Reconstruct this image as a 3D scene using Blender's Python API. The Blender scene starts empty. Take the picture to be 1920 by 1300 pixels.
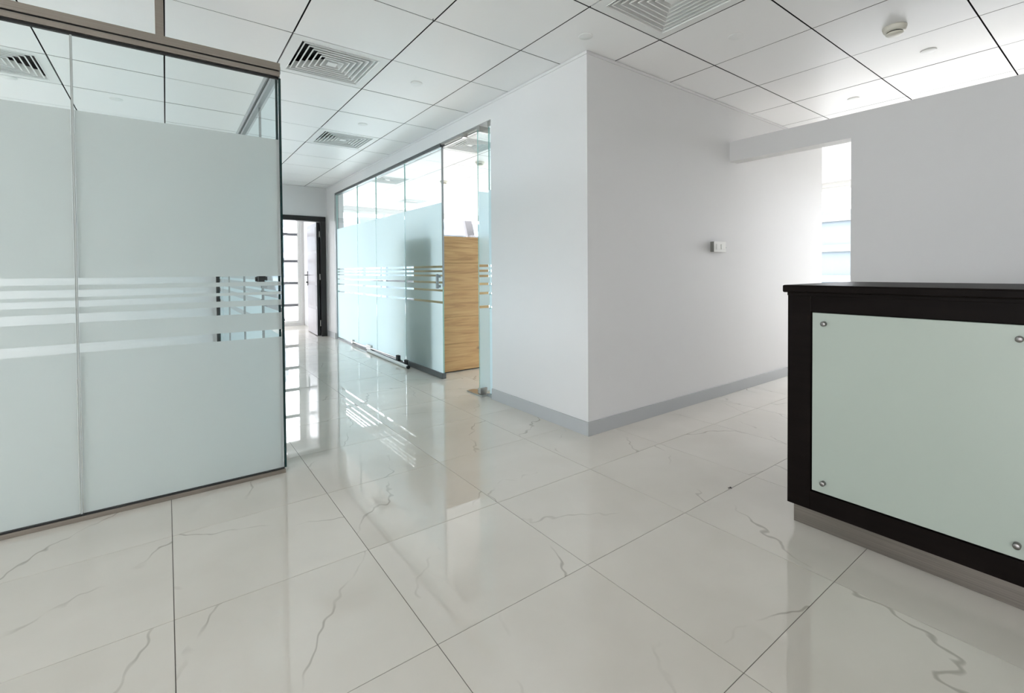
import bpy, bmesh, math, random
from mathutils import Matrix, Vector

random.seed(7)
SC = bpy.context.scene
COL = SC.collection

# ------------------------------------------------------------------ camera
cam_d = bpy.data.cameras.new('camera')
cam = bpy.data.objects.new('camera', cam_d)
COL.objects.link(cam)
SC.camera = cam
FPX = 891.373
cam_d.sensor_fit = 'HORIZONTAL'
cam_d.sensor_width = 36.0
cam_d.lens = FPX * 36.0 / 1920.0
cam_d.shift_x = (960 - 1008.21) / 1920.0
cam_d.shift_y = (524.51 - 650) / 1920.0
cam_d.clip_start = 0.02
cam_d.clip_end = 400
R0 = (0.787886, -0.615789, -0.006218)      # right
R1 = (-0.016308, -0.010769, -0.999809)     # down
R2 = (0.615605, 0.787837, -0.018527)       # forward
CAMZ = 1.08196
cam.matrix_world = Matrix(((R0[0], -R1[0], -R2[0], 0), (R0[1], -R1[1], -R2[1], 0), (R0[2], -R1[2], -R2[2], CAMZ), (0, 0, 0, 1)))

# ------------------------------------------------------------------ world, lights, exposure
W = bpy.data.worlds.new('world')
SC.world = W
W.use_nodes = True
bg = W.node_tree.nodes['Background']
bg.inputs[0].default_value = (0.965, 0.96, 1.0, 1)     # bright overcast sky
bg.inputs[1].default_value = 6.6
SC.view_settings.view_transform = 'Standard'
SC.view_settings.look = 'None'
SC.view_settings.gamma = 1.0
SC.view_settings.exposure = 0.70
SC.view_settings.use_curve_mapping = False
SC.cycles.use_denoising = True
SC.cycles.max_bounces = 14
SC.cycles.diffuse_bounces = 8
SC.cycles.glossy_bounces = 6
SC.cycles.transmission_bounces = 10
SC.cycles.transparent_max_bounces = 24
SC.cycles.caustics_refractive = False
SC.cycles.caustics_reflective = False
SC.cycles.sample_clamp_indirect = 8.0


def portal(name, loc, rot, sx, sy):
    """a light portal: guides the sky's own light through a window opening, gives no light itself"""
    l = bpy.data.lights.new(name, 'AREA')
    l.shape = 'RECTANGLE'
    l.size = sx
    l.size_y = sy
    l.energy = 1.0
    l.cycles.is_portal = True
    o = bpy.data.objects.new(name, l)
    COL.objects.link(o)
    o.location = loc
    o.rotation_euler = rot
    return o


PI = math.pi
YFAR, XRT, YBK, XLT = 10.6, 8.6, -4.0, -4.6
portal('window_portal', (5.4, YFAR + .12, 1.3), (-PI / 2, 0, 0), 6.2, 2.3)
portal('window_portal', (0.9, YFAR + .12, 1.2), (-PI / 2, 0, 0), 2.5, 2.3)
portal('window_portal', (XRT + .12, 3.95, 1.25), (0, PI / 2, 0), 2.4, 7.9)
portal('window_portal', (XLT - .12, 7.75, 1.3), (0, -PI / 2, 0), 2.2, 1.5)  # for the unseen window added to light the far corridor
portal('window_portal', (XLT - .12, 4.8, 1.26), (0, -PI / 2, 0), 2.3, 3.4)
portal('window_portal', (XLT - .12, -1.05, 1.4), (0, -PI / 2, 0), 1.9, 4.5)

# ------------------------------------------------------------------ materials


def new_mat(name):
    m = bpy.data.materials.new(name)
    m.use_nodes = True
    nt = m.node_tree
    p = nt.nodes['Principled BSDF']
    return m, nt, p


def N(nt, kind, **kw):
    n = nt.nodes.new(kind)
    for k, v in kw.items():
        setattr(n, k, v)
    return n


def pmat(name, col, rough=.5, metal=0.0, ior=1.5, noise=0.0, nscale=6.0, bump=0.0, bscale=80.0, spec=.5):
    m, nt, p = new_mat(name)
    p.inputs['Base Color'].default_value = (*col, 1)
    p.inputs['Roughness'].default_value = rough
    p.inputs['Metallic'].default_value = metal
    p.inputs['IOR'].default_value = ior
    p.inputs['Specular IOR Level'].default_value = spec
    tc = N(nt, 'ShaderNodeTexCoord')
    if noise:
        nz = N(nt, 'ShaderNodeTexNoise')
        nz.inputs['Scale'].default_value = nscale
        nz.inputs['Detail'].default_value = 4
        nt.links.new(tc.outputs['Object'], nz.inputs['Vector'])
        mx = N(nt, 'ShaderNodeMix', data_type='RGBA')
        mx.inputs[6].default_value = (*[c * (1 - noise) for c in col], 1)
        mx.inputs[7].default_value = (*[min(1, c * (1 + noise)) for c in col], 1)
        nt.links.new(nz.outputs['Fac'], mx.inputs[0])
        nt.links.new(mx.outputs[2], p.inputs['Base Color'])
    if bump:
        nb = N(nt, 'ShaderNodeTexNoise')
        nb.inputs['Scale'].default_value = bscale
        nb.inputs['Detail'].default_value = 3
        nt.links.new(tc.outputs['Object'], nb.inputs['Vector'])
        b = N(nt, 'ShaderNodeBump')
        b.inputs['Strength'].default_value = bump
        b.inputs['Distance'].default_value = .002
        nt.links.new(nb.outputs['Fac'], b.inputs['Height'])
        nt.links.new(b.outputs[0], p.inputs['Normal'])
    return m


M = {}
M['wall'] = pmat('wall_paint', (.70, .70, .70), .55, noise=.015, nscale=3, bump=.06, bscale=160)
M['ceil'] = pmat('ceiling_tile_metal', (.90, .90, .90), .42, noise=.01, nscale=2, bump=.05, bscale=5)
M['plenum'] = pmat('ceiling_void', (.03, .03, .032), .9)
M['grout'] = pmat('grout', (.13, .12, .11), .9, noise=.2, nscale=20)
M['base'] = pmat('skirting_grey', (.44, .455, .465), .45, noise=.03, nscale=3)
M['white_metal'] = pmat('white_powder_coat', (.80, .81, .80), .4, noise=.02, nscale=12)
M['cream'] = pmat('cream_plastic', (.70, .68, .60), .4, noise=.03, nscale=20)
M['plastic'] = pmat('white_plastic', (.78, .78, .75), .35, noise=.02, nscale=20)
M['dark'] = pmat('black_rubber', (.012, .012, .013), .6, noise=.1)
M['chrome'] = pmat('satin_chrome', (.50, .49, .47), .28, 1.0, noise=.05, nscale=30)
M['alu'] = pmat('grey_aluminium', (.34, .36, .37), .38, .6, noise=.04, nscale=8)
M['gap'] = pmat('shadow_gap', (.02, .02, .02), .8)
M['edge'] = pmat('glass_edge_dark', (.006, .030, .030), .08)
M['edge_teal'] = pmat('glass_edge_teal', (.30, .55, .52), .1)
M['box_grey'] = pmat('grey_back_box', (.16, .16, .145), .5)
M['bolt'] = pmat('dull_nickel', (.24, .23, .22), .35, 1.0, noise=.05)
M['alu_dark'] = pmat('dark_grey_aluminium', (.13, .14, .145), .38, .6, noise=.04)
M['seal'] = pmat('clear_silicone', (.62, .68, .67), .3)
M['panel_glass'] = pmat('back_painted_glass', (.375, .425, .375), .30, noise=.02, nscale=2)
M['trans'] = pmat('transom_grey', (.20, .205, .225), .4, noise=.03)
M['concrete'] = pmat('brace_paint', (.125, .12, .125), .6, noise=.05)
M['leaf'] = pmat('leaf_window_glare', (.60, .575, .61), .25, noise=.06, nscale=5)  # pale colour paints in the window's reflection on a glossy black leaf
M['black_wood'] = pmat('black_door_frame', (.010, .009, .009), .35, noise=.2, nscale=8)


def brushed(name, k):
    m, nt, p = new_mat(name)
    tc = N(nt, 'ShaderNodeTexCoord')
    mp = N(nt, 'ShaderNodeMapping')
    mp.inputs['Scale'].default_value = (2.5, 2.5, 420)
    nz = N(nt, 'ShaderNodeTexNoise')
    nz.inputs['Scale'].default_value = 1.0
    nz.inputs['Detail'].default_value = 3
    rp = N(nt, 'ShaderNodeValToRGB')
    rp.color_ramp.elements[0].position = .3
    rp.color_ramp.elements[0].color = (.30 * k, .265 * k, .235 * k, 1)
    rp.color_ramp.elements[1].position = .7
    rp.color_ramp.elements[1].color = (.40 * k, .36 * k, .32 * k, 1)
    nt.links.new(tc.outputs['Object'], mp.inputs[0])
    nt.links.new(mp.outputs[0], nz.inputs['Vector'])
    nt.links.new(nz.outputs['Fac'], rp.inputs[0])
    nt.links.new(rp.outputs[0], p.inputs['Base Color'])
    p.inputs['Metallic'].default_value = .9
    p.inputs['Roughness'].default_value = .34
    return m


M['steel'] = brushed('brushed_stainless', 1.0)
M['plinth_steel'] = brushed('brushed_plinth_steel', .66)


def marble():
    m, nt, p = new_mat('polished_marble_porcelain')
    tc = N(nt, 'ShaderNodeTexCoord')
    oi = N(nt, 'ShaderNodeObjectInfo')
    sc = N(nt, 'ShaderNodeMath', operation='MULTIPLY')
    sc.inputs[1].default_value = 137.0
    nt.links.new(oi.outputs['Random'], sc.inputs[0])
    ad = N(nt, 'ShaderNodeVectorMath', operation='ADD')
    nt.links.new(tc.outputs['Object'], ad.inputs[0])
    nt.links.new(sc.outputs[0], ad.inputs[1])
    mp = N(nt, 'ShaderNodeMapping')
    mp.inputs['Rotation'].default_value = (0, 0, .75)
    mp.inputs['Scale'].default_value = (1.25, .8, 1)
    nt.links.new(ad.outputs[0], mp.inputs[0])
    # thin veins: peaks of a strongly warped band pattern, broken up by a noise
    n1 = N(nt, 'ShaderNodeTexWave', wave_type='BANDS', bands_direction='X', wave_profile='SIN')
    n1.inputs['Scale'].default_value = .62
    n1.inputs['Distortion'].default_value = 7.0
    n1.inputs['Detail'].default_value = 5.0
    n1.inputs['Detail Scale'].default_value = 1.1
    n1.inputs['Detail Roughness'].default_value = .62
    nt.links.new(mp.outputs[0], n1.inputs['Vector'])
    r1 = N(nt, 'ShaderNodeMapRange')
    r1.inputs['From Min'].default_value = .9978
    r1.inputs['From Max'].default_value = 1.0
    nt.links.new(n1.outputs['Fac'], r1.inputs['Value'])
    n2 = N(nt, 'ShaderNodeTexNoise')
    n2.inputs['Scale'].default_value = 3.2
    n2.inputs['Detail'].default_value = 3
    nt.links.new(ad.outputs[0], n2.inputs['Vector'])
    r2 = N(nt, 'ShaderNodeMapRange')
    r2.inputs['From Min'].default_value = .45
    r2.inputs['From Max'].default_value = .60
    nt.links.new(n2.outputs['Fac'], r2.inputs['Value'])
    mu = N(nt, 'ShaderNodeMath', operation='MULTIPLY')
    nt.links.new(r1.outputs[0], mu.inputs[0])
    nt.links.new(r2.outputs[0], mu.inputs[1])
    mu2 = N(nt, 'ShaderNodeMath', operation='MULTIPLY')
    mu2.inputs[1].default_value = .55
    nt.links.new(mu.outputs[0], mu2.inputs[0])
    # soft clouding
    n3 = N(nt, 'ShaderNodeTexNoise')
    n3.inputs['Scale'].default_value = 2.2
    n3.inputs['Detail'].default_value = 5
    nt.links.new(ad.outputs[0], n3.inputs['Vector'])
    cl = N(nt, 'ShaderNodeValToRGB')
    cl.color_ramp.elements[0].position = .3
    cl.color_ramp.elements[0].color = (.655, .618, .555, 1)
    cl.color_ramp.elements[1].position = .7
    cl.color_ramp.elements[1].color = (.725, .69, .63, 1)
    nt.links.new(n3.outputs['Fac'], cl.inputs[0])
    mx = N(nt, 'ShaderNodeMix', data_type='RGBA')
    mx.inputs[7].default_value = (.27, .235, .19, 1)
    nt.links.new(mu2.outputs[0], mx.inputs[0])
    nt.links.new(cl.outputs[0], mx.inputs[6])
    nt.links.new(mx.outputs[2], p.inputs['Base Color'])
    p.inputs['Roughness'].default_value = .006
    p.inputs['IOR'].default_value = 1.75
    return m


M['marble'] = marble()


def espresso():
    m, nt, p = new_mat('espresso_wood')
    tc = N(nt, 'ShaderNodeTexCoord')
    mp = N(nt, 'ShaderNodeMapping')
    mp.inputs['Scale'].default_value = (30, 2, 30)
    nz = N(nt, 'ShaderNodeTexNoise')
    nz.inputs['Scale'].default_value = 1.5
    nz.inputs['Detail'].default_value = 5
    rp = N(nt, 'ShaderNodeValToRGB')
    rp.color_ramp.elements[0].color = (.0035, .0028, .0026, 1)
    rp.color_ramp.elements[1].color = (.011, .008, .0068, 1)
    nt.links.new(tc.outputs['Object'], mp.inputs[0])
    nt.links.new(mp.outputs[0], nz.inputs['Vector'])
    nt.links.new(nz.outputs['Fac'], rp.inputs[0])
    nt.links.new(rp.outputs[0], p.inputs['Base Color'])
    p.inputs['Roughness'].default_value = .42
    p.inputs['Specular IOR Level'].default_value = .04
    return m


M['espresso'] = espresso()


def wood_board():
    m, nt, p = new_mat('knotty_board_wood')
    tc = N(nt, 'ShaderNodeTexCoord')
    mp = N(nt, 'ShaderNodeMapping')
    mp.inputs['Scale'].default_value = (1.6, 1.6, 22)
    nz = N(nt, 'ShaderNodeTexNoise')
    nz.inputs['Scale'].default_value = 1.3
    nz.inputs['Detail'].default_value = 7
    nz.inputs['Distortion'].default_value = 1.1
    nt.links.new(tc.outputs['Object'], mp.inputs[0])
    nt.links.new(mp.outputs[0], nz.inputs['Vector'])
    rp = N(nt, 'ShaderNodeValToRGB')
    e = rp.color_ramp.elements
    e[0].position = .28
    e[0].color = (.36, .20, .08, 1)
    e[1].position = .72
    e[1].color = (.60, .385, .18, 1)
    x = rp.color_ramp.elements.new(.48)
    x.color = (.52, .315, .135, 1)
    nt.links.new(nz.outputs['Fac'], rp.inputs[0])
    # knots
    vo = N(nt, 'ShaderNodeTexVoronoi')
    vo.inputs['Scale'].default_value = 2.3
    mp2 = N(nt, 'ShaderNodeMapping')
    mp2.inputs['Scale'].default_value = (1, 1, 2.2)
    nt.links.new(tc.outputs['Object'], mp2.inputs[0])
    nt.links.new(mp2.outputs[0], vo.inputs['Vector'])
    kr = N(nt, 'ShaderNodeMapRange')
    kr.inputs['From Min'].default_value = .02
    kr.inputs['From Max'].default_value = .11
    kr.inputs['To Min'].default_value = .7
    kr.inputs['To Max'].default_value = 0.0
    nt.links.new(vo.outputs['Distance'], kr.inputs['Value'])
    mx = N(nt, 'ShaderNodeMix', data_type='RGBA')
    mx.inputs[7].default_value = (.12, .055, .02, 1)
    nt.links.new(kr.outputs[0], mx.inputs[0])
    nt.links.new(rp.outputs[0], mx.inputs[6])
    nt.links.new(mx.outputs[2], p.inputs['Base Color'])
    p.inputs['Roughness'].default_value = .5
    return m


M['board'] = wood_board()


def clear_glass(name, tint, refl=1.0):
    m = bpy.data.materials.new(name)
    m.use_nodes = True
    nt = m.node_tree
    nt.nodes.clear()
    out = N(nt, 'ShaderNodeOutputMaterial')
    tr = N(nt, 'ShaderNodeBsdfTransparent')
    tr.inputs[0].default_value = (*tint, 1)
    gl = N(nt, 'ShaderNodeBsdfGlossy')
    gl.inputs['Roughness'].default_value = .0
    gl.inputs[0].default_value = (refl, refl, refl, 1)
    fr = N(nt, 'ShaderNodeFresnel')
    fr.inputs[0].default_value = 1.45
    geo = N(nt, 'ShaderNodeNewGeometry')
    inv = N(nt, 'ShaderNodeMath', operation='SUBTRACT')
    inv.inputs[0].default_value = 1.0
    nt.links.new(geo.outputs['Backfacing'], inv.inputs[1])
    mu = N(nt, 'ShaderNodeMath', operation='MULTIPLY')
    nt.links.new(fr.outputs[0], mu.inputs[0])
    nt.links.new(inv.outputs[0], mu.inputs[1])
    mx = N(nt, 'ShaderNodeMixShader')
    nt.links.new(mu.outputs[0], mx.inputs[0])
    nt.links.new(tr.outputs[0], mx.inputs[1])
    nt.links.new(gl.outputs[0], mx.inputs[2])
    nt.links.new(mx.outputs[0], out.inputs[0])
    return m


M['glass'] = clear_glass('clear_tempered_glass', (.962, .986, .984))
M['glass_teal'] = clear_glass('teal_tempered_glass', (.935, .985, .998))
M['glass_win'] = clear_glass('window_glass', (.97, .985, .99))


def frosted(name, col, w_refr, w_trans, w_diff, rough=.55):
    m = bpy.data.materials.new(name)
    m.use_nodes = True
    nt = m.node_tree
    nt.nodes.clear()
    out = N(nt, 'ShaderNodeOutputMaterial')
    rf = N(nt, 'ShaderNodeBsdfRefraction')
    rf.inputs['Color'].default_value = (*col, 1)
    rf.inputs['Roughness'].default_value = rough
    rf.inputs['IOR'].default_value = 1.25
    tl = N(nt, 'ShaderNodeBsdfTranslucent')
    tl.inputs['Color'].default_value = (*col, 1)
    df = N(nt, 'ShaderNodeBsdfDiffuse')
    df.inputs['Color'].default_value = (*col, 1)
    nz = N(nt, 'ShaderNodeTexNoise')
    nz.inputs['Scale'].default_value = 220
    tc = N(nt, 'ShaderNodeTexCoord')
    nt.links.new(tc.outputs['Object'], nz.inputs['Vector'])
    bp = N(nt, 'ShaderNodeBump')
    bp.inputs['Strength'].default_value = .05
    nt.links.new(nz.outputs['Fac'], bp.inputs['Height'])
    nt.links.new(bp.outputs[0], df.inputs['Normal'])
    m1 = N(nt, 'ShaderNodeMixShader')
    m1.inputs[0].default_value = w_trans / (w_refr + w_trans)
    nt.links.new(rf.outputs[0], m1.inputs[1])
    nt.links.new(tl.outputs[0], m1.inputs[2])
    m2 = N(nt, 'ShaderNodeMixShader')
    m2.inputs[0].default_value = w_diff
    nt.links.new(m1.outputs[0], m2.inputs[1])
    nt.links.new(df.outputs[0], m2.inputs[2])
    nt.links.new(m2.outputs[0], out.inputs[0])
    return m


M['frost'] = frosted('frosted_film', (.665, .695, .68), .35, .65, .30)
M['frost_teal'] = frosted('frosted_film_teal', (.82, .955, .995), .25, .75, .30, .45)


def facade_mat():
    m, nt, p = new_mat('far_facade')
    tc = N(nt, 'ShaderNodeTexCoord')
    nz = N(nt, 'ShaderNodeTexNoise')
    nz.inputs['Scale'].default_value = .4
    rp = N(nt, 'ShaderNodeValToRGB')
    rp.color_ramp.elements[0].color = (.095, .125, .145, 1)
    rp.color_ramp.elements[1].color = (.14, .17, .19, 1)
    nt.links.new(tc.outputs['Object'], nz.inputs['Vector'])
    nt.links.new(nz.outputs['Fac'], rp.inputs[0])
    nt.links.new(rp.outputs[0], p.inputs['Base Color'])
    p.inputs['Roughness'].default_value = .4
    return m


M['facade'] = facade_mat()
M['band'] = pmat('facade_band', (.22, .23, .24), .6, noise=.05)
M['ground'] = pmat('outdoor_paving', (.55, .55, .53), .8, noise=.08, nscale=1)

# ------------------------------------------------------------------ helpers


def obj(name, bm, mats, parent=None, loc=None, rot=None):
    me = bpy.data.meshes.new(name)
    bm.normal_update()
    bm.to_mesh(me)
    bm.free()
    if not isinstance(mats, (list, tuple)):
        mats = [mats]
    for m in mats:
        me.materials.append(m)
    o = bpy.data.objects.new(name, me)
    COL.objects.link(o)
    if parent is not None:
        o.parent = parent
    if loc is not None:
        o.location = loc
    if rot is not None:
        o.rotation_euler = rot
    return o


def box(bm, x0, x1, y0, y1, z0, z1, bevel=0.0, mi=0):
    n0 = len(bm.faces)
    r = bmesh.ops.create_cube(bm, size=1.0)
    vs = r['verts']
    for v in vs:
        v.co = Vector(((x0 + x1) / 2 + v.co.x * (x1 - x0), (y0 + y1) / 2 + v.co.y * (y1 - y0), (z0 + z1) / 2 + v.co.z * (z1 - z0)))
    fs = list({f for v in vs for f in v.link_faces})
    for f in fs:
        f.material_index = mi
    if bevel:
        es = list({e for v in vs for e in v.link_edges})
        rr = bmesh.ops.bevel(bm, geom=es, offset=bevel, segments=2, affect='EDGES', profile=.5)
        for f in rr['faces']:
            f.material_index = mi
    return bm


def bx(x0, x1, y0, y1, z0, z1, bevel=0.0):
    return box(bmesh.new(), x0, x1, y0, y1, z0, z1, bevel)


def lathe(prof, seg=32, axis='z'):
    bm = bmesh.new()
    rings = []
    for r, z in prof:
        ring = []
        for k in range(seg):
            a = 2 * PI * k / seg
            ring.append(bm.verts.new((r * math.cos(a), r * math.sin(a), z)))
        rings.append(ring)
    for a, b in zip(rings, rings[1:]):
        for k in range(seg):
            bm.faces.new((a[k], a[(k + 1) % seg], b[(k + 1) % seg], b[k]))
    bm.faces.new(rings[0][::-1])
    bm.faces.new(rings[-1])
    bmesh.ops.recalc_face_normals(bm, faces=bm.faces)
    if axis == 'x':
        bmesh.ops.rotate(bm, verts=bm.verts, cent=(0, 0, 0), matrix=Matrix.Rotation(PI / 2, 3, 'Y'))
    if axis == 'y':
        bmesh.ops.rotate(bm, verts=bm.verts, cent=(0, 0, 0), matrix=Matrix.Rotation(PI / 2, 3, 'X'))
    for f in bm.faces:
        if len(f.verts) == 4:
            f.smooth = True
    return bm


def tube(bm, p0, p1, r, seg=14):
    p0, p1 = Vector(p0), Vector(p1)
    d = p1 - p0
    r_ = bmesh.ops.create_cone(bm, cap_ends=True, segments=seg, radius1=r, radius2=r, depth=d.length)
    q = d.to_track_quat('Z', 'Y').to_matrix().to_4x4()
    bmesh.ops.transform(bm, verts=r_['verts'], matrix=Matrix.Translation((p0 + p1) / 2) @ q)
    return bm


def empty(name, loc=(0, 0, 0), rz=0.0):
    o = bpy.data.objects.new(name, None)
    COL.objects.link(o)
    o.location = loc
    o.rotation_euler = (0, 0, rz)
    o.empty_display_size = .1
    return o


def tag(o, label, cat, group=None):
    o['label'] = label
    o['category'] = cat
    if group:
        o['group'] = group
    return o


def struct(name, bm, m, label=None):
    o = obj(name, bm, m)
    o['kind'] = 'structure'
    if label:
        o['label'] = label
    return o


def share(name, src, parent, loc, rot=(0, 0, 0), scale=None):
    o = bpy.data.objects.new(name, src)
    COL.objects.link(o)
    o.parent = parent
    o.location = loc
    o.rotation_euler = rot
    if scale:
        o.scale = scale
    return o


def project(x, y, z):
    v = (x, y, z - CAMZ)
    c = [sum(a * b for a, b in zip(r, v)) for r in (R0, R1, R2)]
    if c[2] < .05:
        return None
    return 1008.21 + FPX * c[0] / c[2], 524.51 + FPX * c[1] / c[2], c[2]


def in_view(x0, x1, y0, y1, z):
    """does the cell show in the frame (corners and inner points sampled)"""
    k = 6
    for i in range(k + 1):
        for j in range(k + 1):
            p = project(x0 + (x1 - x0) * i / k, y0 + (y1 - y0) * j / k, z)
            if p and -15 < p[0] < 1935 and -15 < p[1] < 1315:
                return True
    return False


# ------------------------------------------------------------------ the setting
XW, YW, C = 2.156, 2.232, 2.5           # corridor wall face, right wall face, ceiling height
TH = .14
floor = struct('floor', bx(XLT - .2, XRT + .2, YBK - .2, YFAR + .2, -.25, -.0016), M['grout'], 'polished white marble look tiled floor')
FX, FY, FS = .0024, 1.8525, .6
tile_bm = bx(-.2988, .2988, -.2988, .2988, -.012, 0, 0)
tile_mesh_o = obj('floor_tile', tile_bm, M['marble'], floor)
TM = tile_mesh_o.data
cells = []
i0, i1 = math.floor((XLT - FX) / FS), math.ceil((XRT - FX) / FS)
j0, j1 = math.floor((YBK - FY) / FS), math.ceil((YFAR - FY) / FS)
for i in range(i0, i1):
    for j in range(j0, j1):
        xa, ya = FX + i * FS, FY + j * FS
        # hidden behind solid walls?
        xm, ym = xa + .3, ya + .3
        vis = in_view(xa, xa + FS, ya, ya + FS, 0)
        if vis and xm < .3 and ym > 3.2:
            vis = ym < 6.8
        if vis and xm > 2.6 and ym > 2.5 and (ym < 3.4 or xm > 4.6):
            vis = False
        if vis and xm > 4.1 and ym < 1.3:
            vis = False
        cells.append((not vis, math.hypot(xm, ym), i, j))
cells.sort()
rest = bmesh.new()
n = 0
for hid, d, i, j in cells:
    xa, ya = FX + (i + .5) * FS, FY + (j + .5) * FS
    if not hid and n < 298:
        if n == 0:
            tile_mesh_o.location = (xa, ya, 0)
        else:
            t = share('floor_tile', TM, floor, (xa, ya, 0), (0, 0, random.choice((0, PI, 0, PI, PI / 2))))
        n += 1
    else:
        box(rest, xa - .2988, xa + .2988, ya - .2988, ya + .2988, -.012, 0)
ro = obj('floor_tiles_out_of_view', rest, M['marble'], floor)
ro['kind'] = 'stuff'

# ceiling: clip-in metal tiles with open joints below a dark void
ceiling = struct('ceiling', bx(XLT - .2, XRT + .2, YBK - .2, YFAR + .2, C + .16, C + .26), M['plenum'], 'suspended ceiling of white square metal tiles')
CX, CY, CSX, CSY = .6159, 2.4946, .6022, .6328
cg = .0042
diffusers = {(0, 1): 'a', (2, -2): 'b', (1, 4): 'c', (-3, 3): 'd', (3, 3): 'e', (3, 7): 'f', (5, 10): 'g'}
ct_bm = bx(-CSX / 2 + cg, CSX / 2 - cg, -CSY / 2 + cg, CSY / 2 - cg, 0, .001)
ct_o = obj('ceiling_tile', ct_bm, M['ceil'], ceiling)
CTM = ct_o.data
cells = []
for i in range(math.floor((XLT - CX) / CSX), math.ceil((XRT - CX) / CSX)):
    for j in range(math.floor((YBK - CY) / CSY), math.ceil((YFAR - CY) / CSY)):
        if (i, j) in diffusers:
            continue
        xa, ya = CX + i * CSX, CY + j * CSY
        xm, ym = xa + CSX / 2, ya + CSY / 2
        vis = in_view(xa, xa + CSX, ya, ya + CSY, C)
        if vis and xm < .2 and ym > 6.8:
            vis = False
        if vis and xm > 2.6 and ym > 2.5 and (ym < 3.6 or xm > 5.2):
            vis = False
        cells.append((not vis, math.hypot(xm, ym), i, j))
cells.sort()
rest = bmesh.new()
n = 0
for hid, d, i, j in cells:
    xm, ym = CX + (i + .5) * CSX, CY + (j + .5) * CSY
    if not hid and n < 298:
        rot = (random.uniform(-.0012, .0012), random.uniform(-.0012, .0012), 0)
        loc = (xm, ym, C + random.uniform(0, .0012))
        if n == 0:
            ct_o.location = loc
            ct_o.rotation_euler = rot
        else:
            share('ceiling_tile', CTM, ceiling, loc, rot)
        n += 1
    else:
        box(rest, xm - CSX / 2 + cg, xm + CSX / 2 - cg, ym - CSY / 2 + cg, ym + CSY / 2 - cg, C, C + .0035)
ro = obj('ceiling_tiles_out_of_view', rest, M['ceil'], ceiling)
ro['kind'] = 'stuff'


def wall(name, boxes, label=None, m='wall'):
    bm = bmesh.new()
    for b in boxes:
        box(bm, *b)
    return struct(name, bm, M[m], label)


ZT = C + .3
JY = 3.388            # jamb of the glass front
PY = 8.075            # far pier
wall('wall_corridor', [(XW, XW + TH, YW, JY, 0, C), (XW, XW + TH, JY, PY, 2.352, C), (XW, XW + TH, PY, 8.55, 0, C)],
     'white corridor wall with opening for the glass front')
XE = 5.772
wall('wall_right', [(XW + TH, XE, YW, YW + TH, 0, C)], 'white wall right of the corner with the light switch')
XH = 3.861
wall('wall_header', [(XH, XH + .13, 1.304, YW, 2.016, 2.186), (XH, XH + .13, YBK, 1.304, 0, 2.186)],
     'low white partition behind the desk with an open top and doorway')
wall('wall_far', [(XLT, 1.165, 8.55, 8.69, 0, C), (2.135, XW, 8.55, 8.69, 0, C), (1.165, 2.135, 8.55, 8.69, 2.012, C)],
     'white end wall of the corridor around the black door')
wall('wall_side', [(2.22, 2.34, 8.55, YFAR, 0, C)], 'white wall of the room beyond the door')
wall('wall_office', [(XLT, .42, 6.75, 6.89, 0, C)], 'white back wall of the glazed office')


def glazed_wall(name, wname, axis, pos, a0, a1, openings, mulls, transoms, z0=0.0, outward=1, mt='white_metal', label=None):
    """wall in plane axis=pos with window openings; each window gets frame members and panes as parts"""
    th = .14

    def b(u0, u1, d0, d1, za, zb):
        if axis == 'y':
            return (u0, u1, pos + min(d0 * outward, d1 * outward), pos + max(d0 * outward, d1 * outward), za, zb)
        return (pos + min(d0 * outward, d1 * outward), pos + max(d0 * outward, d1 * outward), u0, u1, za, zb)
    solid = []
    u = a0
    for (o0, o1, za, zb) in openings:
        if o0 > u:
            solid.append(b(u, o0, 0, th, 0, C))
        if za > 0:
            solid.append(b(o0, o1, 0, th, 0, za))
        solid.append(b(o0, o1, 0, th, zb, C))
        u = o1
    if u < a1:
        solid.append(b(u, a1, 0, th, 0, C))
    wall(name, solid, label)
    for w, (o0, o1, za, zb) in zip(wname, openings):
        fr = bmesh.new()
        f = .05
        for q in ((o0, o0 + f, za, zb), (o1 - f, o1, za, zb), (o0 + f, o1 - f, za, za + f), (o0 + f, o1 - f, zb - f, zb)):
            box(fr, *b(q[0], q[1], .03, .10, q[2], q[3]))
        root = struct(w, fr, M[mt], 'daylit window with slim frames')
        us = [o0 + f]
        for k in range(mulls + 1):
            us.append(o0 + f + (o1 - o0 - 2 * f) * (k + 1) / (mulls + 1))
        mw = .03
        for uu in us[1:-1]:
            obj('mullion', box(bmesh.new(), *b(uu - mw, uu + mw, .03, .10, za + f, zb - f)), M[mt], root)
        zs = [za + f] + [z for z in transoms if za + f < z < zb - f] + [zb - f]
        for k in range(len(us) - 1):
            ua = us[k] + (mw if k else 0)
            ub = us[k + 1] - (mw if k < len(us) - 2 else 0)
            for z in zs[1:-1]:
                obj('transom', box(bmesh.new(), *b(ua, ub, .04, .09, z - .028, z + .028)), M['trans'], root)
            for z in range(len(zs) - 1):
                lo = zs[z] + (.028 if z else 0)
                hi = zs[z + 1] - (.028 if z < len(zs) - 2 else 0)
                obj('pane', box(bmesh.new(), *b(ua, ub, .060, .068, lo, hi)), M['glass_win'], root)


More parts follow.
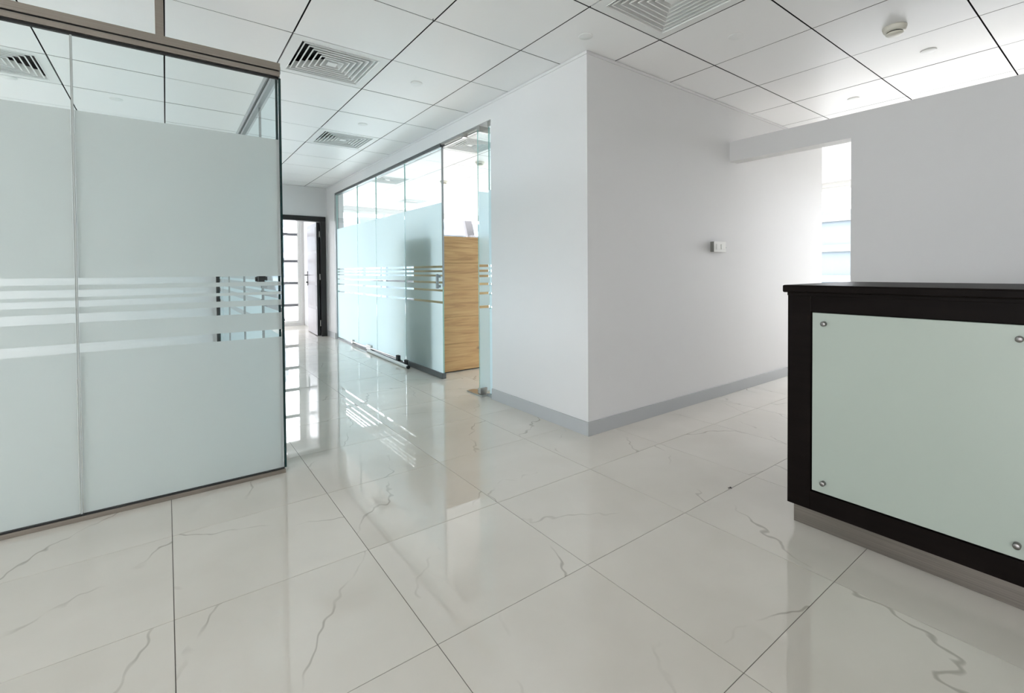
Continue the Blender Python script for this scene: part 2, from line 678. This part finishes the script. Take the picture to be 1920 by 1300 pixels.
glazed_wall('wall_facade', ['window_1', 'window_2'], 'y', YFAR, XLT, XRT + .14, [(-.35, 2.16, .05, 2.42), (2.40, 8.3, .05, 2.42)], 3, (.417, .862, 1.307, 1.849),
            label='outer wall of tall windows beyond the corridor')
glazed_wall('wall_east', ['window_3'], 'x', XRT, YBK, YFAR, [(.0, 7.9, .05, 2.42)], 8, (), label='outer wall of tall windows beyond the partition')
glazed_wall('wall_left', ['window_5', 'window_4', 'added_window'], 'x', XLT, YBK, YFAR + .14, [(-3.3, 1.2, .45, 2.35), (3.1, 6.5, .1, 2.42), (7.0, 8.5, .2, 2.42)], 3, (), outward=-1, label='outer wall of the glazed office')  # the last window is unseen, added to brighten the corridor's far end
wall('wall_back', [(XLT, XRT + .14, YBK - .14, YBK, 0, C)], 'white wall behind the viewer')

# skirting and ceiling angle trims
bh, bt = .092, .010
struct('baseboard_right', bx(XW - bt, XE + bt, YW - bt, YW, 0, bh, .0015), M['base'], 'flat grey skirting under the right wall')
bmx = bx(XW - bt, XW, YW, JY, 0, bh, .0015)
struct('baseboard_corridor', bmx, M['base'], 'flat grey skirting under the corridor wall')
struct('baseboard_pier', bx(XW - bt, XW, PY, 8.55, 0, bh, .0015), M['base'], 'grey skirting at the far pier')
struct('baseboard_header', bx(XH - bt, XH, YBK, 1.304, 0, bh, .0015), M['base'])
tz = .022
struct('trim_1', bx(XW - .006, XE, YW - .006, YW, C - tz, C - .003), M['wall'], 'thin white ceiling angle on the right wall')
struct('trim_2', bx(XW - .006, XW, YW, 8.55, C - tz, C - .003), M['wall'], 'thin white ceiling angle along the corridor wall')
struct('trim_3', bx(-2, XW, 8.544, 8.55, C - tz, C - .003), M['wall'], 'thin white ceiling angle on the end wall')

# ------------------------------------------------------------------ black door at the corridor end
dr = bmesh.new()
for b in ((1.165, 1.25, 8.535, 8.70, 0, 1.93), (2.05, 2.135, 8.535, 8.70, 0, 1.93), (1.165, 2.135, 8.535, 8.70, 1.93, 2.012)):
    box(dr, *b, .003)
door = struct('door_1', dr, M['black_wood'], 'black framed door standing open at the corridor end')
leaf_e = empty('door_leaf', (2.043, 8.60, 0), PI / 2 - .05)
leaf_e.parent = door
# leaf in its own axes: x along the width, y thickness (towards -x of the room is +y)
obj('leaf_core', bx(0, .87, .0, .042, .008, 1.92, .002), M['black_wood'], leaf_e)
obj('leaf_face', bx(.004, .866, .042, .044, .012, 1.916), M['leaf'], leaf_e)
for (z0, z1) in ((.09, .45), (.50, .86), (.91, 1.40), (1.45, 1.85)):
    obj('leaf_panel', bx(.06, .81, .044, .049, z0, z1, .003), M['leaf'], leaf_e)
hb = bmesh.new()
box(hb, .80, .835, .048, .056, .84, 1.10, .003)
tube(hb, (.82, .05, 1.03), (.82, .10, 1.03), .009)
tube(hb, (.825, .10, 1.03), (.70, .10, 1.03), .010)
tube(hb, (.82, .05, .90), (.82, .075, .90), .012)
obj('door_handle', hb, M['dark'], leaf_e)
for z in (.22, 1.0, 1.72):
    obj('hinge', tube(bmesh.new(), (2.043, 8.572, z - .05), (2.043, 8.572, z + .05), .009), M['chrome'], door)

# ------------------------------------------------------------------ glass partitions


def glass_pane(name, x0, x1, y0, y1, z0, z1, parent, thin, gm='glass', em='edge'):
    """slab; faces across the thin axis are glass, rim faces are the dark glass edge"""
    bm = bx(x0, x1, y0, y1, z0, z1)
    bm.normal_update()
    k = 0 if thin == 'x' else 1
    for f in bm.faces:
        f.material_index = 0 if abs(f.normal[k]) > .9 else 1
    return obj(name, bm, [M[gm], M[em]], parent)


def film(x0, x1, y0, y1, z0, z1, parent, m):
    """single sheet of frosted film, in plane x=x0 (x0==x1) or y=y0"""
    bm = bmesh.new()
    if y0 == y1:
        vs = [bm.verts.new(c) for c in ((x0, y0, z0), (x1, y0, z0), (x1, y0, z1), (x0, y0, z1))]
    else:
        vs = [bm.verts.new(c) for c in ((x0, y0, z0), (x0, y1, z0), (x0, y1, z1), (x0, y0, z1))]
    bm.faces.new(vs)
    return obj('frosted_band', bm, M[m], parent)


S_LEFT = [(1.033, 1.063), (.980, 1.012), (.937, .965), (.868, .908), (.737, .777)]
S_COR = [(1.118, 1.140), (1.075, 1.095), (1.030, 1.050), (.960, .981), (.879, .900), (.758, .781)]


def bands(z0, z1, stripes):
    zs = [z1]
    for lo, hi in [(a, b) for (a, b) in stripes]:
        zs += [hi, lo]
    zs.append(z0)
    return [(zs[k + 1], zs[k]) for k in range(0, len(zs), 2)]


# left office front, plane y = 2.862
YL, XLE = 2.862, .489
lp = empty('glass_partition', (-1.0, YL + .006, 0))
tag(lp, 'frosted glass office front at left under a double steel head rail', 'glass partition')


def P(o, root):
    o.parent = root
    o.matrix_parent_inverse = Matrix.Translation(-Vector(root.location))
    return o


jx = -.3085
for k, (a, b) in enumerate(((XLT + .02, -3.32), (-3.314, -1.82), (-1.814, jx - .0035), (jx + .0035, XLE))):
    p = P(glass_pane('glass_pane', a, b, YL, YL + .012, .026, 2.122, None, 'y'), lp)
    for (z0, z1) in bands(.030, 1.790, S_LEFT):
        f = film(a + .003, b - .002, YL - .0006, YL - .0006, z0, z1, None, 'frost')
        P(f, lp)
# clear silicone joint
P(obj('joint_seal', bx(jx - .0035, jx + .0035, YL + .002, YL + .010, .026, 2.115), M['seal']), lp)
P(obj('base_rail', bx(XLT + .02, XLE + .004, YL - .012, YL + .024, 0, .021, .001), M['steel']), lp)
P(obj('base_gasket', bx(XLT + .02, XLE, YL - .003, YL + .015, .021, .0265), M['gap']), lp)
P(obj('head_gasket', bx(XLT + .02, XLE, YL - .003, YL + .015, 2.113, 2.123), M['gap']), lp)
P(obj('lower_head_rail', bx(XLT + .02, XLE + .004, YL - .014, YL + .026, 2.123, 2.148, .001), M['steel']), lp)
P(obj('head_shadow_gap', bx(XLT + .02, XLE, YL - .006, YL + .018, 2.148, 2.155), M['gap']), lp)
P(obj('upper_head_rail', bx(XLT + .02, XLE + .006, YL - .016, YL + .028, 2.155, 2.193, .001), M['steel']), lp)
P(obj('ceiling_post', bx(-.022, .010, YL - .014, YL + .024, 2.193, C, .001), M['steel']), lp)
P(obj('ceiling_post', bx(-2.43, -2.39, YL - .014, YL + .024, 2.193, C, .001), M['steel']), lp)

P(obj('edge_seal', bx(XLE, XLE + .010, YL - .001, YL + .014, .026, 2.118), M['edge']), lp)

# return side of the office, plane x = XLE, running away from the viewer
lr = empty('glass_partition', (XLE - .006, 4.8, 0))
tag(lr, 'frosted glass office side with a lock running back along the corridor', 'glass partition')
ys = [(YL + .030, 3.455), (3.463, 4.36), (4.368, 5.50), (5.508, 6.66)]
for k, (a, b) in enumerate(ys):
    P(glass_pane('glass_pane', XLE - .012, XLE, a, b, .028, 2.13, None, 'x', 'glass_teal'), lr)
    for (z0, z1) in bands(.032, 1.790, S_LEFT):
        P(film(XLE + .0006, XLE + .0006, a + .002, b - .002, z0, z1, None, 'frost_teal'), lr)
P(obj('base_rail', bx(XLE - .022, XLE + .010, YL + .030, 6.74, 0, .021, .001), M['alu']), lr)
P(obj('lower_head_rail', bx(XLE - .024, XLE + .012, YL + .032, 6.74, 2.123, 2.148, .001), M['alu']), lr)
P(obj('head_shadow_gap', bx(XLE - .016, XLE + .004, YL + .032, 6.74, 2.148, 2.155), M['gap']), lr)
P(obj('upper_head_rail', bx(XLE - .034, XLE + .016, YL + .034, 6.74, 2.155, 2.193, .001), M['alu']), lr)
P(obj('end_post', bx(XLE - .030, XLE + .012, 6.67, 6.74, 0, 2.123, .001), M['black_wood']), lr)
lk = bmesh.new()
box(lk, XLE - .032, XLE + .018, 3.43, 3.52, 1.012, 1.070, .003)
tube(lk, (XLE - .045, 3.475, 1.04), (XLE - .03, 3.475, 1.04), .014)
P(obj('patch_lock', lk, M['dark']), lr)

# corridor glass front, plane x = XW
gp = empty('glass_partition', (XW + .03, 6.2, 0))
tag(gp, 'pale blue frosted glass front of the far room along the corridor', 'glass partition')
gx = XW + .024
GE = 4.335
for k, (a, b) in enumerate(((GE, 5.272), (5.279, 6.228), (6.235, 6.995), (7.002, 8.035))):
    near = (k == 0)
    P(glass_pane('glass_pane', gx, gx + .012, a, b, .030, 2.315, None, 'x', 'glass_teal', 'edge_teal'), gp)
    for (z0, z1) in bands(.034, 1.772, S_COR):
        P(film(gx - .0006, gx - .0006, a + .003, b - .002, z0, z1, None, 'frost_teal'), gp)
P(obj('edge_profile', bx(gx - .004, gx + .016, GE - .008, GE - .001, .93, 2.318), M['alu']), gp)
P(obj('head_rail', bx(gx - .022, gx + .034, GE - .008, 8.04, 2.316, 2.350, .002), M['alu_dark']), gp)
P(obj('jamb_profile', bx(gx - .022, gx + .034, 8.036, PY - .002, 0, 2.350, .002), M['alu']), gp)
P(obj('door_bottom_rail', bx(gx - .016, gx + .028, GE - .004, 5.24, .002, .058, .003), M['alu_dark']), gp)
P(obj('floor_channel', bx(gx - .012, gx + .024, 5.24, 8.036, .0, .022, .002), M['alu_dark']), gp)
P(obj('channel_end_cap', bx(gx - .024, gx + .032, 5.20, 5.29, .0, .062, .006), M['dark']), gp)
P(obj('pivot_clamp', bx(gx - .030, gx + .036, 5.45, 5.52, .022, .085, .004), M['dark']), gp)
P(obj('pivot_clamp', bx(gx - .030, gx + .036, 6.42, 6.60, .022, .085, .004), M['chrome']), gp)
P(obj('pivot_clamp', bx(gx - .030, gx + .036, 7.20, 7.27, .022, .075, .004), M['chrome']), gp)
P(obj('guide_rod', tube(bmesh.new(), (gx - .02, 5.5, .048), (gx - .02, 7.25, .048), .010), M['chrome']), gp)
hd = bmesh.new()
box(hd, gx - .045, gx - .022, 4.375, 4.40, .91, 1.055, .004)
box(hd, gx - .03, gx + .001, 4.375, 4.40, .92, .945, .003)
box(hd, gx - .03, gx + .001, 4.375, 4.40, 1.02, 1.045, .003)
P(obj('door_handle', hd, M['alu']), gp)

# loose tube lying on the floor in front of it
tb = empty('metal_tube', (2.12, 5.75, 0))
tag(tb, 'white metal tube with a dark end lying along the glass front', 'tube')
P(obj('tube_body', tube(bmesh.new(), (2.100, 5.045, .020), (2.128, 6.45, .020), .019, 18), M['white_metal']), tb)
P(obj('end_plug', tube(bmesh.new(), (2.0995, 5.022, .020), (2.100, 5.046, .020), .0195, 18), M['dark']), tb)

# sidelight next to the jamb
sl = empty('glass_partition', (XW + .03, 3.42, 0))
tag(sl, 'narrow frosted glass sidelight against the corridor wall end', 'glass partition')
P(glass_pane('glass_pane', gx, gx + .012, JY + .002, 3.462, .024, 2.335, None, 'x', 'glass_teal', 'edge_teal'), sl)
for (z0, z1) in bands(.03, 1.772, S_COR):
    P(film(gx - .0006, gx - .0006, JY + .004, 3.460, z0, z1, None, 'frost_teal'), sl)
P(obj('base_rail', bx(gx - .012, gx + .024, JY + .002, 3.50, 0, .024, .002), M['alu']), sl)
P(obj('top_patch', bx(gx - .014, gx + .026, JY + .004, 3.455, 2.305, 2.350, .003), M['chrome']), sl)

# glass door standing open into the room
gd = empty('glass_door', (XW + .03, 3.57, 0))
tag(gd, 'frameless frosted glass door standing open beside the corridor wall end', 'door')
P(glass_pane('glass_pane', XW - .016, 2.98, 3.564, 3.576, .018, 2.30, None, 'y', 'glass_teal', 'edge_teal'), gd)
for (z0, z1) in bands(.03, 1.772, S_COR):
    P(film(XW - .014, 2.978, 3.5634, 3.5634, z0, z1, None, 'frost_teal'), gd)
P(obj('top_patch', bx(XW - .012, XW + .10, 3.548, 3.592, 2.283, 2.335, .003), M['chrome']), gd)
P(obj('bottom_patch', bx(XW - .022, XW + .05, 3.548, 3.592, .012, .062, .003), M['chrome']), gd)

trk = empty('door_head_track', (XW + .03, 3.9, 0))
tag(trk, 'thin double steel track over the open doorway', 'rail')
P(obj('track_bar', bx(gx - .010, gx + .004, 3.60, GE - .009, 2.335, 2.347), M['chrome']), trk)
P(obj('track_bar', bx(gx + .012, gx + .024, 3.60, GE - .009, 2.318, 2.330), M['chrome']), trk)
P(obj('track_stop', bx(gx - .014, gx + .028, 3.86, 3.90, 2.312, 2.350, .002), M['chrome']), trk)

fh = empty('floor_hinge_plate', (2.17, 3.63, 0))
tag(fh, 'flat steel floor hinge plate at the foot of the open glass door', 'hinge')
P(obj('cover_plate', bx(2.118, 2.206, 3.498, 3.760, .0, .010, .002), M['chrome']), fh)
P(obj('spindle', tube(bmesh.new(), (2.16, 3.57, .010), (2.16, 3.57, .013), .018), M['alu']), fh)

# ------------------------------------------------------------------ reception desk
DX = 2.08
dk = empty('reception_desk', (DX + .33, .0, 0))
tag(dk, 'black wood reception desk with a pale green glass front panel', 'desk')
DY0, DY1 = -.93, .936        # runs on out of frame at right
PA, PB = .845, .190          # first glass panel
QA, QB = -.184, -.839
P(obj('carcass', bx(DX + .022, DX + .66, DY0, DY1, .089, .985), M['espresso']), dk)
P(obj('plinth', bx(DX + .035, DX + .62, DY0 + .03, DY1 - .012, 0, .089, .001), M['plinth_steel']), dk)
for (a, b) in ((PA, DY1), (QA, PB), (DY0, QB)):
    P(obj('stile', bx(DX, DX + .022, a, b, .089, .985, .001), M['espresso']), dk)
for (a, b) in ((PA, PB), (QA, QB)):
    P(obj('top_frame_board', bx(DX, DX + .022, b, a, .908, .985, .001), M['espresso']), dk)
    P(obj('bottom_frame_board', bx(DX, DX + .022, b, a, .089, .167, .001), M['espresso']), dk)
    g = P(obj('glass_panel', bx(DX + .006, DX + .014, b + .004, a - .004, .171, .904, .0015), M['panel_glass']), dk)
    for y in (a - .049, b + .049):
        for z in (.861, .214):
            k = P(obj('standoff_bolt', lathe([(.0001, -.014), (.0085, -.014), (.0098, -.0125), (.0098, .006), (.0001, .006)], 20, 'x'), M['bolt']), dk)
            k.location = (DX + .002, y, z)
P(obj('counter_top', bx(DX - .022, DX + .70, DY0 - .012, DY1 + .014, .985, 1.016, .006), M['espresso']), dk)
P(obj('top_moulding', bx(DX - .006, DX + .0, DY0, DY1, .972, .985, .001), M['espresso']), dk)

# ------------------------------------------------------------------ wooden cabinet in the far room
wc = empty('wooden_cabinet', (2.55, 4.9, 0))
tag(wc, 'tall plain wooden cabinet with knotty grain behind the glass front', 'cabinet')
for z0, z1 in ((.012, .30), (.302, .59), (.592, .88), (.882, 1.17), (1.172, 1.455)):
    P(obj('side_plank', bx(2.29, 2.86, 4.560, 4.582, z0, z1, .0008), M['board']), wc)
P(obj('carcass', bx(2.292, 2.858, 4.582, 5.30, .012, 1.454, .001), M['board']), wc)
P(obj('foot_rail', bx(2.31, 2.84, 4.58, 5.28, 0, .012), M['dark']), wc)

# ------------------------------------------------------------------ ceiling fittings


def ring_bm(ro, ri, zo, zi, t=.003):
    """square frustum ring (louvre cone): outer edge at zo, inner edge at zi, thin sheet with thickness"""
    bm = bmesh.new()

    def sq(r, z):
        return [bm.verts.new((sx * r, sy * r, z)) for sx, sy in ((1, 1), (-1, 1), (-1, -1), (1, -1))]
    a, b, c, d = sq(ro, zo), sq(ri, zi), sq(ri, zi + t), sq(ro, zo + t)
    for p, q in ((a, b), (b, c), (c, d), (d, a)):
        for k in range(4):
            bm.faces.new((p[k], p[(k + 1) % 4], q[(k + 1) % 4], q[k]))
    bmesh.ops.recalc_face_normals(bm, faces=bm.faces)
    return bm


def louver_bm(ro):
    bm = ring_bm(ro, ro - .026, .004, .048, .0015)
    b2 = ring_bm(ro + .003, ro - .004, .0, .0, .004)
    me = bpy.data.meshes.new('tmp')
    b2.to_mesh(me)
    b2.free()
    bm.from_mesh(me)
    bpy.data.meshes.remove(me)
    return bm


def make_diffuser():
    r = empty('air_diffuser', (0, 0, 0))
    H = .296
    fr = ring_bm(H, .235, 0.0, .0, .012)
    obj('frame', fr, M['white_metal'], r)
    obj('frame_lip', ring_bm(.240, .226, -.004, .020, .004), M['white_metal'], r)
    for k, ro in enumerate((.218, .186, .154, .122, .090, .060)):
        obj('louver', louver_bm(ro), M['white_metal'], r)
    bm = bx(-.030, .030, -.030, .030, .0, .006, .001)
    obj('centre_plate', bm, M['white_metal'], r)
    bm = bmesh.new()
    box(bm, -.29, .29, -.29, .29, .115, .122)
    for (x0, x1, y0, y1) in ((-.24, -.234, -.24, .24), (.234, .24, -.24, .24), (-.234, .234, -.24, -.234), (-.234, .234, .234, .24)):
        box(bm, x0, x1, y0, y1, .013, .115)
    obj('plenum_box', bm, M['plenum'], r)
    return r


proto = make_diffuser()
dlab = {'a': 'square white air diffuser over the corridor beside the steel head rail',
        'b': 'square white air diffuser at the top edge above the wall corner',
        'c': 'square white air diffuser farther down the corridor ceiling',
        'd': 'square white air diffuser seen through the clear top of the left glass',
        'e': 'square white air diffuser in the far room above the doorway',
        'f': 'square air diffuser in the far room over the middle of the glass front',
        'g': 'small square air diffuser deepest in the far room'}
first = True
for (i, j), k in diffusers.items():
    loc = (CX + (i + .5) * CSX, CY + (j + .5) * CSY, C)
    if first:
        r = proto
        first = False
    else:
        r = proto.copy()
        COL.objects.link(r)
        for ch in list(proto.children):
            c = ch.copy()
            COL.objects.link(c)
            c.parent = r
    r.location = loc
    r.scale = (1, CSY / CSX, 1)
    tag(r, dlab[k], 'air vent', 'ceiling air diffusers')

# concealed sprinkler covers
sp_bm = lathe([(.0001, -.004), (.040, -.004), (.043, -.002), (.043, 0), (.0001, 0)], 32)
sp = obj('sprinkler_cover', sp_bm, M['white_metal'])
spots = [((2.751, 1.55), 'round white sprinkler cover on the ceiling right of the wall corner'),
         ((1.508, 3.396), 'round white sprinkler cover on the corridor ceiling, nearest of its row'),
         ((1.510, 4.646), 'round white sprinkler cover over the corridor just before the farther diffuser'),
         ((4.533, 1.517), 'round white sprinkler cover on the bright ceiling above the low partition'),
         ((3.935, .888), 'faint round sprinkler cover on the bright ceiling right of the smoke detector'),
         ((2.023, 2.104), 'faint round sprinkler cover on the ceiling just above the wall corner'),
         ((-.297, 5.174), 'round white sprinkler cover seen through the left glass beside the ceiling joint'),
         ((-.87, 5.06), 'round white sprinkler cover seen through the left glass below the diffuser')]
for k, ((x, y), lab) in enumerate(spots):
    o = sp if k == 0 else sp.copy()
    if k:
        COL.objects.link(o)
    o.location = (x, y, C)
    tag(o, lab, 'sprinkler', 'ceiling sprinkler covers')


def make_detector():
    r = empty('smoke_detector', (0, 0, 0))
    obj('base', lathe([(.0001, 0), (.060, 0), (.060, -.006), (.054, -.024), (.047, -.030), (.0001, -.030)], 36), M['cream'], r)
    obj('sensor_slot', lathe([(.0001, -.030), (.040, -.030), (.040, -.036), (.0001, -.036)], 36), M['dark'], r)
    obj('cap', lathe([(.0001, -.036), (.043, -.036), (.043, -.040), (.036, -.047), (.0001, -.050)], 36), M['cream'], r)
    return r


sd = make_detector()
dets = [((3.395, .925), 'round cream smoke detector on the ceiling above the reception desk'),
        ((3.463, 6.817), 'round smoke detector in the far room over the wooden cabinet'),
        ((3.237, 5.345), 'round smoke detector in the far room behind the sidelight top')]
for k, ((x, y), lab) in enumerate(dets):
    if k == 0:
        r = sd
    else:
        r = sd.copy()
        COL.objects.link(r)
        for ch in list(sd.children):
            c = ch.copy()
            COL.objects.link(c)
            c.parent = r
    r.location = (x, y, C)
    tag(r, lab, 'smoke detector', 'ceiling smoke detectors')

# tiny hook at a ceiling joint
hk = obj('ceiling_hook', tube(tube(bmesh.new(), (0, 0, 0), (0, 0, -.014), .0022, 8), (0, 0, -.013), (.010, .004, -.010), .0022, 8), M['dark'])
hk.location = (1.203, 2.478, C)
tag(hk, 'tiny dark hook hanging at a ceiling joint over the corridor', 'hook')

# ------------------------------------------------------------------ light switch
sw = empty('light_switch', (3.65, YW, 1.273))
tag(sw, 'white surface mounted double light switch on the right wall', 'light switch')
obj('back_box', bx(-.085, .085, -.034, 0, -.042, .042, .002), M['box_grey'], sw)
obj('face_plate', bx(-.087, .087, -.040, -.034, -.044, .044, .002), M['plastic'], sw)
for x in (-.034, .034):
    obj('rocker', bx(x - .026, x + .026, -.046, -.040, -.022, .022, .0015), M['plastic'], sw, rot=(.0, 0, 0))
sk = obj('wall_plug', lathe([(.0001, 0), (.006, 0), (.006, .004), (.0001, .004)], 14, 'y'), M['base'])
sk.location = (3.80, YW, 1.272)
tag(sk, 'tiny grey wall plug right of the light switch', 'wall plug')

# scrap on the floor
dbm = bmesh.new()
for (x, y, z) in ((.010, .002, .002), (-.008, .006, .002), (.002, -.009, .003), (-.004, -.002, .008)):
    tube(dbm, (0, 0, .002), (x, y, z), .0018, 6)
db = obj('floor_scrap', dbm, M['dark'])
db.location = (2.18, 1.255, .0005)
tag(db, 'tiny dark scrap lying on a floor tile joint left of the desk', 'debris')

# ------------------------------------------------------------------ outside
gr = obj('paving', bx(-60, 90, -60, 90, -1.2, -1.0), M['ground'])
gr['kind'] = 'structure'
gr['label'] = 'pale paving outside'


def brace(x0, z0, x1, z1, y, w, lab):
    bm = bmesh.new()
    h = w / 2
    vs = []
    for yy in (y, y + .12):
        vs.append([bm.verts.new(c) for c in ((x0 - h, yy, z0), (x0 + h, yy, z0), (x1 + h, yy, z1), (x1 - h, yy, z1))])
    a, b = vs
    bm.faces.new(a[::-1])
    bm.faces.new(b)
    for k in range(4):
        bm.faces.new((a[k], a[(k + 1) % 4], b[(k + 1) % 4], b[k]))
    bmesh.ops.recalc_face_normals(bm, faces=bm.faces)
    o = obj('diagonal_brace', bm, M['concrete'])
    return tag(o, lab, 'brace', 'diagonal braces outside the windows')


brace(7.30, -1.0, 6.3, 3.4, 11.4, .22, 'pale slanting brace outside the far room windows, left of the two')
brace(7.95, -1.0, 6.95, 3.4, 11.4, .22, 'pale slanting brace outside the far room windows, right of the two')
brace(2.02, -1.0, 1.15, 2.4, 11.2, .45, 'pale slanting brace outside the window beyond the black door')


def far_building(x0, x1, y0, y1, h, lab, face):
    b = empty('building', ((x0 + x1) / 2, (y0 + y1) / 2, -1.0))
    tag(b, lab, 'building', 'buildings outside the windows')
    P(obj('wall', bx(x0, x1, y0, y1, -1.0, h), M['facade']), b)
    z = .4
    while z < h - .5:
        if face == 'y':
            P(obj('floor_band', bx(x0 - .1, x1 + .1, y0 - .25, y0, z, z + .35), M['band']), b)
        else:
            P(obj('floor_band', bx(x0 - .25, x0, y0 - .1, y1 + .1, z, z + .35), M['band']), b)
        z += 1.6
    return b


far_building(9.5, 22.0, 30, 38, 4.5, 'pale blue low block outside the far room windows', 'y')
far_building(28, 36, 7.0, 26.0, 4.2, 'pale blue banded block outside the window beyond the partition', 'x')
far_building(-6.0, 6.0, 34, 42, 6.0, 'pale blue block outside the window beyond the black door', 'y')
